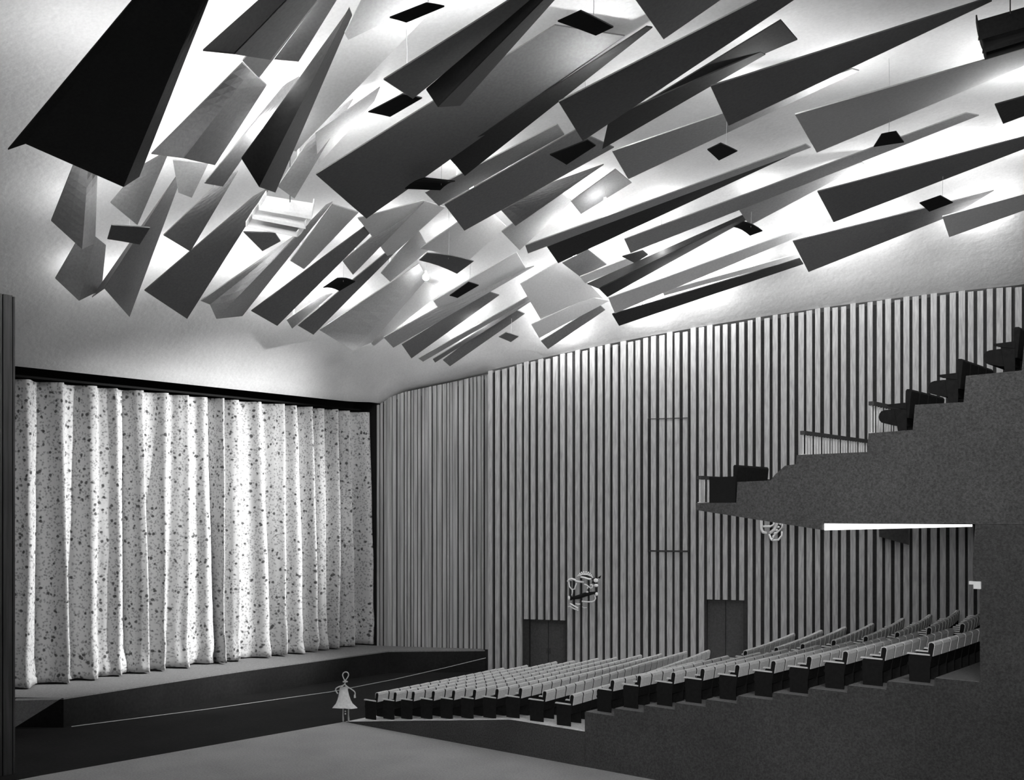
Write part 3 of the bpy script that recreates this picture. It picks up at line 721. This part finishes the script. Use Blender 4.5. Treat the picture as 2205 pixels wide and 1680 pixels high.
# balcony seats (dark) and railings
BS = [('A', -12.95, H+.26, 3, 'lowest balcony row'), ('B', -8.62, H+1.85, 4, 'balcony row behind the second railing'), ('C', -7.50, H+2.43, 4, 'second highest balcony row'), ('D', -6.33, H+3.0, 4, 'highest balcony row')]
for nm, x, z, cnt, lab in BS:
    for k in range(cnt):
        o = make_seat(SD, x, Y0+.36+k*SP, z, 0); tag(o, 'all-black seat, %s from the cut edge, %s' % (ORD[k+1], lab), 'seat', 'black seats on the balcony')
def railing(x, z0, z1, y0, y1, cnt, lab, lean=0.):
    root = empty('railing', (x, y0, z0)); tag(root, lab, 'railing', 'balcony railings')
    L_ = y1-y0; hh = z1-z0
    MB().box(-.05+lean, .07+lean, 0, L_, hh-.09, hh).build('handrail', M['rail'], root)
    MB().box(-.03, .03, 0, L_, 0, .025).build('bottom_rail', M['baluster'], root)
    me = MB().tube([(0, 0, .0), (lean, 0, hh-.09)], .018, 6).mesh('baluster', M['baluster'])
    for i in range(cnt):
        o = link('baluster', me, root); o.location = (0, .06+(L_-.12)*i/(cnt-1), 0)
railing(-13.93, H+.26, H+.96, Y0+.05, Y0+8.0, 34, 'pale-rod railing along the balcony front edge')
railing(-11.10, H+1.40, H+1.98, Y0+.05, Y0+6.6, 40, 'dark-topped railing of pale rods half way up the balcony')
railing(-9.42, H+1.84, H+2.58, Y0+.05, Y0+6.6, 40, 'uppermost pale-rod railing on the balcony')
tag(MB().box(-13.60, -12.86, Y0+.01, Y0+.05, H+.26, H+.92).build('end_board', M['black']), 'black board closing the lowest balcony row', 'board')

# lamp tube below the balcony, small wall fittings
t = empty('tube_lamp', (-10.56, Y0+.1, H-.30)); tag(t, 'long glowing white lamp strip under the balcony', 'lamp')
MB().add([(0, 0, -.11), (3.3, 0, .0), (3.3, 0, .05), (0, 0, .05), (0, .25, -.11), (3.3, .25, .0), (3.3, .25, .05), (0, .25, .05)],
         [(0, 1, 2, 3), (7, 6, 5, 4), (0, 4, 5, 1), (1, 5, 6, 2), (2, 6, 7, 3), (3, 7, 4, 0)]).build('diffuser', M['tube'], t)
MB().box(0, 3.35, .0, .28, .05, .08).build('housing', M['black'], t)
q = on_y(2100, 1258, Y0)
tag(MB().box(q.x-.02, q.x+.13, Y0-.06, Y0+.06, q.z-.1, q.z+.06).box(q.x-.12, q.x, Y0-.04, Y0+.04, q.z-.01, q.z+.06).build('wall_tag', M['white']), 'small white tag on the cut edge of the rear wall', 'tag')
a = on_wall(1893, 1150, .1); s0, s1 = wall_s(1893), wall_s(1957)
mb = MB().hexa([wall_pt(s0, .3, a.z-.1), wall_pt(s1, .3, a.z-.42), wall_pt(s1, .05, a.z-.42), wall_pt(s0, .05, a.z-.1), wall_pt(s0, .3, a.z+.3), wall_pt(s1, .3, a.z+.3), wall_pt(s1, .05, a.z+.3), wall_pt(s0, .05, a.z+.3)])
tag(mb.build('wall_bracket', M['backing']), 'dark angular bracket on the slatted wall under the balcony', 'bracket')

# ------------------------------------------------------------------ metal ornaments on the wall
def ornament(u0, v0, px_m, lab):
    c = on_wall(u0, v0, .16); root = empty('wall_ornament', c, math.atan2(WD.y, WD.x)); tag(root, lab, 'ornament', 'metal ornaments on the side wall')
    return root
def crop_pts(pts, ox, oy, k, depth=0.): return [((x-ox)*k, -depth if not isinstance(depth, (list, tuple)) else -depth[i], -(y-oy)*k) for i, (x, y) in enumerate(pts)]
K1 = .00193
o1 = ornament(1200+620/10.5, 1180+950/10.5, 0, 'cluster of bent metal pipes on the wall between the doors')
def pipe(root, pts, r, m_='metal', dep=.12, name='pipe'): MB().tube(crop_pts(pts, 620, 950, K1, dep), [x*1.7 for x in r] if isinstance(r, list) else r*1.7, 8).build(name, M[m_], root, True)
pipe(o1, [(240,770),(280,720),(340,705),(410,725),(440,755),(620,775)], .026)
pipe(o1, [(265,760),(280,880),(330,940),(400,935),(440,800)], .018, dep=.08)
pipe(o1, [(345,940),(350,1000),(335,1080)], .018, dep=.08)
pipe(o1, [(550,660),(640,672),(740,700),(800,700)], .024, dep=.2)
pipe(o1, [(570,1200),(700,1210),(800,1205),(860,1180),(885,1130),(870,1060)], .018)
pipe(o1, [(300,1255),(400,1310),(490,1355)], .02, dep=.15); pipe(o1, [(250,1330),(300,1320),(400,1375),(485,1400)], .018, dep=.12)
pipe(o1, [(420,1250),(470,1270),(530,1265)], .018, dep=.1); pipe(o1, [(570,1325),(620,1345),(680,1340)], .01, dep=.06)
pipe(o1, [(630,820),(680,830),(730,870),(780,905),(820,880),(830,840),(790,825),(760,840)], .016, dep=.15)
MB().tube(crop_pts([(330,1140),(480,1110),(640,1050),(880,1000)], 620, 950, K1, .1), [.05, .09, .09, .05], 8).build('dark_bar', M['black'], o1, True)
MB().tube(crop_pts([(520,655),(640,640),(780,660),(840,720),(820,800)], 620, 950, K1, .03), .07, 8).build('shade_core', M['backing'], o1, True)  # dark tubes put in as the shade inside the pipe cluster
MB().tube(crop_pts([(300,760),(290,900),(290,1060),(310,1190)], 620, 950, K1, .02), .05, 8).build('shade_core', M['backing'], o1, True)
for i in range(8):
    a = math.radians(165-i*21); p0 = (650+95*math.cos(a), 640-50*math.sin(a)); p1 = (650+165*math.cos(a), 650-120*math.sin(a))
    pipe(o1, [p0, p1], [.012, .02], dep=.15, name='crown_spike')
pipe(o1, [(470,650),(520,620),(600,600),(700,600),(800,640),(830,680)], .02, dep=.14, name='crown_band')
for (x, y, rx, rz) in ((900,730,.11,.09), (905,840,.1,.07), (915,1030,.07,.08), (280,1130,.05,.09), (710,900,.035,.035), (700,990,.06,.03), (480,1355,.035,.03), (485,1400,.035,.025)):
    MB().ball(((x-620)*K1, -.16, -(y-950)*K1), rx, .05, rz).build('bright_knob', M['metal'], o1, True)
MB().add(crop_pts([(930,665),(1015,615),(985,690)], 620, 950, K1, .1)+crop_pts([(930,665),(1015,615),(985,690)], 620, 950, K1, .13), [(0, 1, 2), (5, 4, 3), (0, 3, 4, 1), (1, 4, 5, 2), (2, 5, 3, 0)]).build('dark_fin', M['black'], o1)
K2 = .0192      # metres per pixel on the wall there
o2 = ornament(1662, 1140, 0, 'bent metal pipe ornament half hidden under the balcony front')
def pipe2(pts, r, dep=.12): MB().tube(crop_pts(pts, 1662, 1140, K2, dep), r*1.25, 8).build('pipe', M['metal'], o2, True)
pipe2([(1643,1100),(1641,1118),(1641,1138),(1644,1146),(1652,1148)], .05); pipe2([(1645,1134),(1660,1134),(1667,1130),(1668,1115)], .035, .16)
pipe2([(1676,1112),(1674,1126),(1668,1140),(1658,1148)], .05, .1); pipe2([(1657,1150),(1660,1158),(1664,1163),(1676,1162),(1683,1153),(1683,1144)], .035)
pipe2([(1686,1118),(1684,1136),(1670,1150),(1662,1164)], .03, .16)
for i in range(7): MB().ball(((1684-i*3.6-1662)*K2, -.18, -(1122+i*6.6-1140)*K2), .05).build('bead', M['metal'], o2, True)

# ------------------------------------------------------------------ wire doll
fp = at(740, 1553, 36.2); fp.z = .01
dl = empty('wire_doll', fp, ANG); tag(dl, 'small wire doll in a white flared dress before the stage', 'doll')
KD = .00149
def dpt(x, y, dep=0.): return ((x-520)*KD, dep, -(y-1395)*KD)
loop = [(545,455),(515,400),(497,340),(515,290),(565,265),(615,285),(632,335),(610,390),(575,440),(550,470)]
def cr(pts, n=5):
    P = [Vector(p) for p in pts]; out = []
    for i in range(len(P)-1):
        p0, p1, p2, p3 = P[max(i-1, 0)], P[i], P[i+1], P[min(i+2, len(P)-1)]
        for j in range(n):
            t = j/n; out.append(.5*((2*p1)+(p2-p0)*t+(2*p0-5*p1+4*p2-p3)*t*t+(3*p1-p0-3*p2+p3)*t*t*t))
    return out+[P[-1]]
MB().tube(cr([dpt(*p) for p in loop]), .019, 7).build('head_loop', M['arm'], dl, True)
MB().tube(cr([dpt(510,490), dpt(550,475,-.04), dpt(600,485), dpt(555,500,.04), dpt(512,492)]), .026, 7).build('neck_knot', M['arm'], dl, True)
MB().tube(cr([dpt(560,490), dpt(540,545), dpt(490,580), dpt(410,605), dpt(350,640), dpt(340,690), dpt(390,755,-.04)]), .021, 7).build('arm', M['arm'], dl, True)
ar = MB().tube(cr([dpt(540,540), dpt(600,600), dpt(690,655), dpt(770,720), dpt(780,785)]), .021, 7).build('arm', M['arm'], dl, True)
MB().tube([dpt(772,785), dpt(776,855)], [.03, .038], 7).build('hand', M['arm'], ar)
rings = []; nn = 28
for j, (y, hw) in enumerate([(610,85),(700,100),(800,120),(900,150),(980,185),(1030,225),(1078,255)]):
    ring = []
    for i in range(nn):
        a = 2*math.pi*i/nn; fl_ = 1+(.16*math.cos(3*a+.4)+.08*math.cos(7*a))*(j/6)**2
        ring.append((((520+(y-610)*.012)-520)*KD+hw*KD*fl_*math.cos(a), hw*KD*.6*fl_*math.sin(a), -(y-1395+12*math.cos(2*a+1)*(j/6)+ (30*abs(math.cos(a)) if j == 0 else 0)*-1)*KD))
    rings.append(ring)
vs = [p for r in rings for p in r]; fs = []
for j in range(6):
    for i in range(nn): fs.append((j*nn+i, j*nn+(i+1) % nn, (j+1)*nn+(i+1) % nn, (j+1)*nn+i))
fs.append(tuple(range(nn)))
MB().add(vs, fs).build('dress', M['dress'], dl, True)
for x in (508, 632): MB().tube([dpt(x,1060), dpt(x-4,1250), dpt(x,1330), dpt(x,1392)], [.02, .022, .032, .03], 7).build('leg', M['wire'], dl, True)
for y in (1160, 1218): MB().ball(dpt(558, y), .026).build('bead', M['metal'], dl, True)
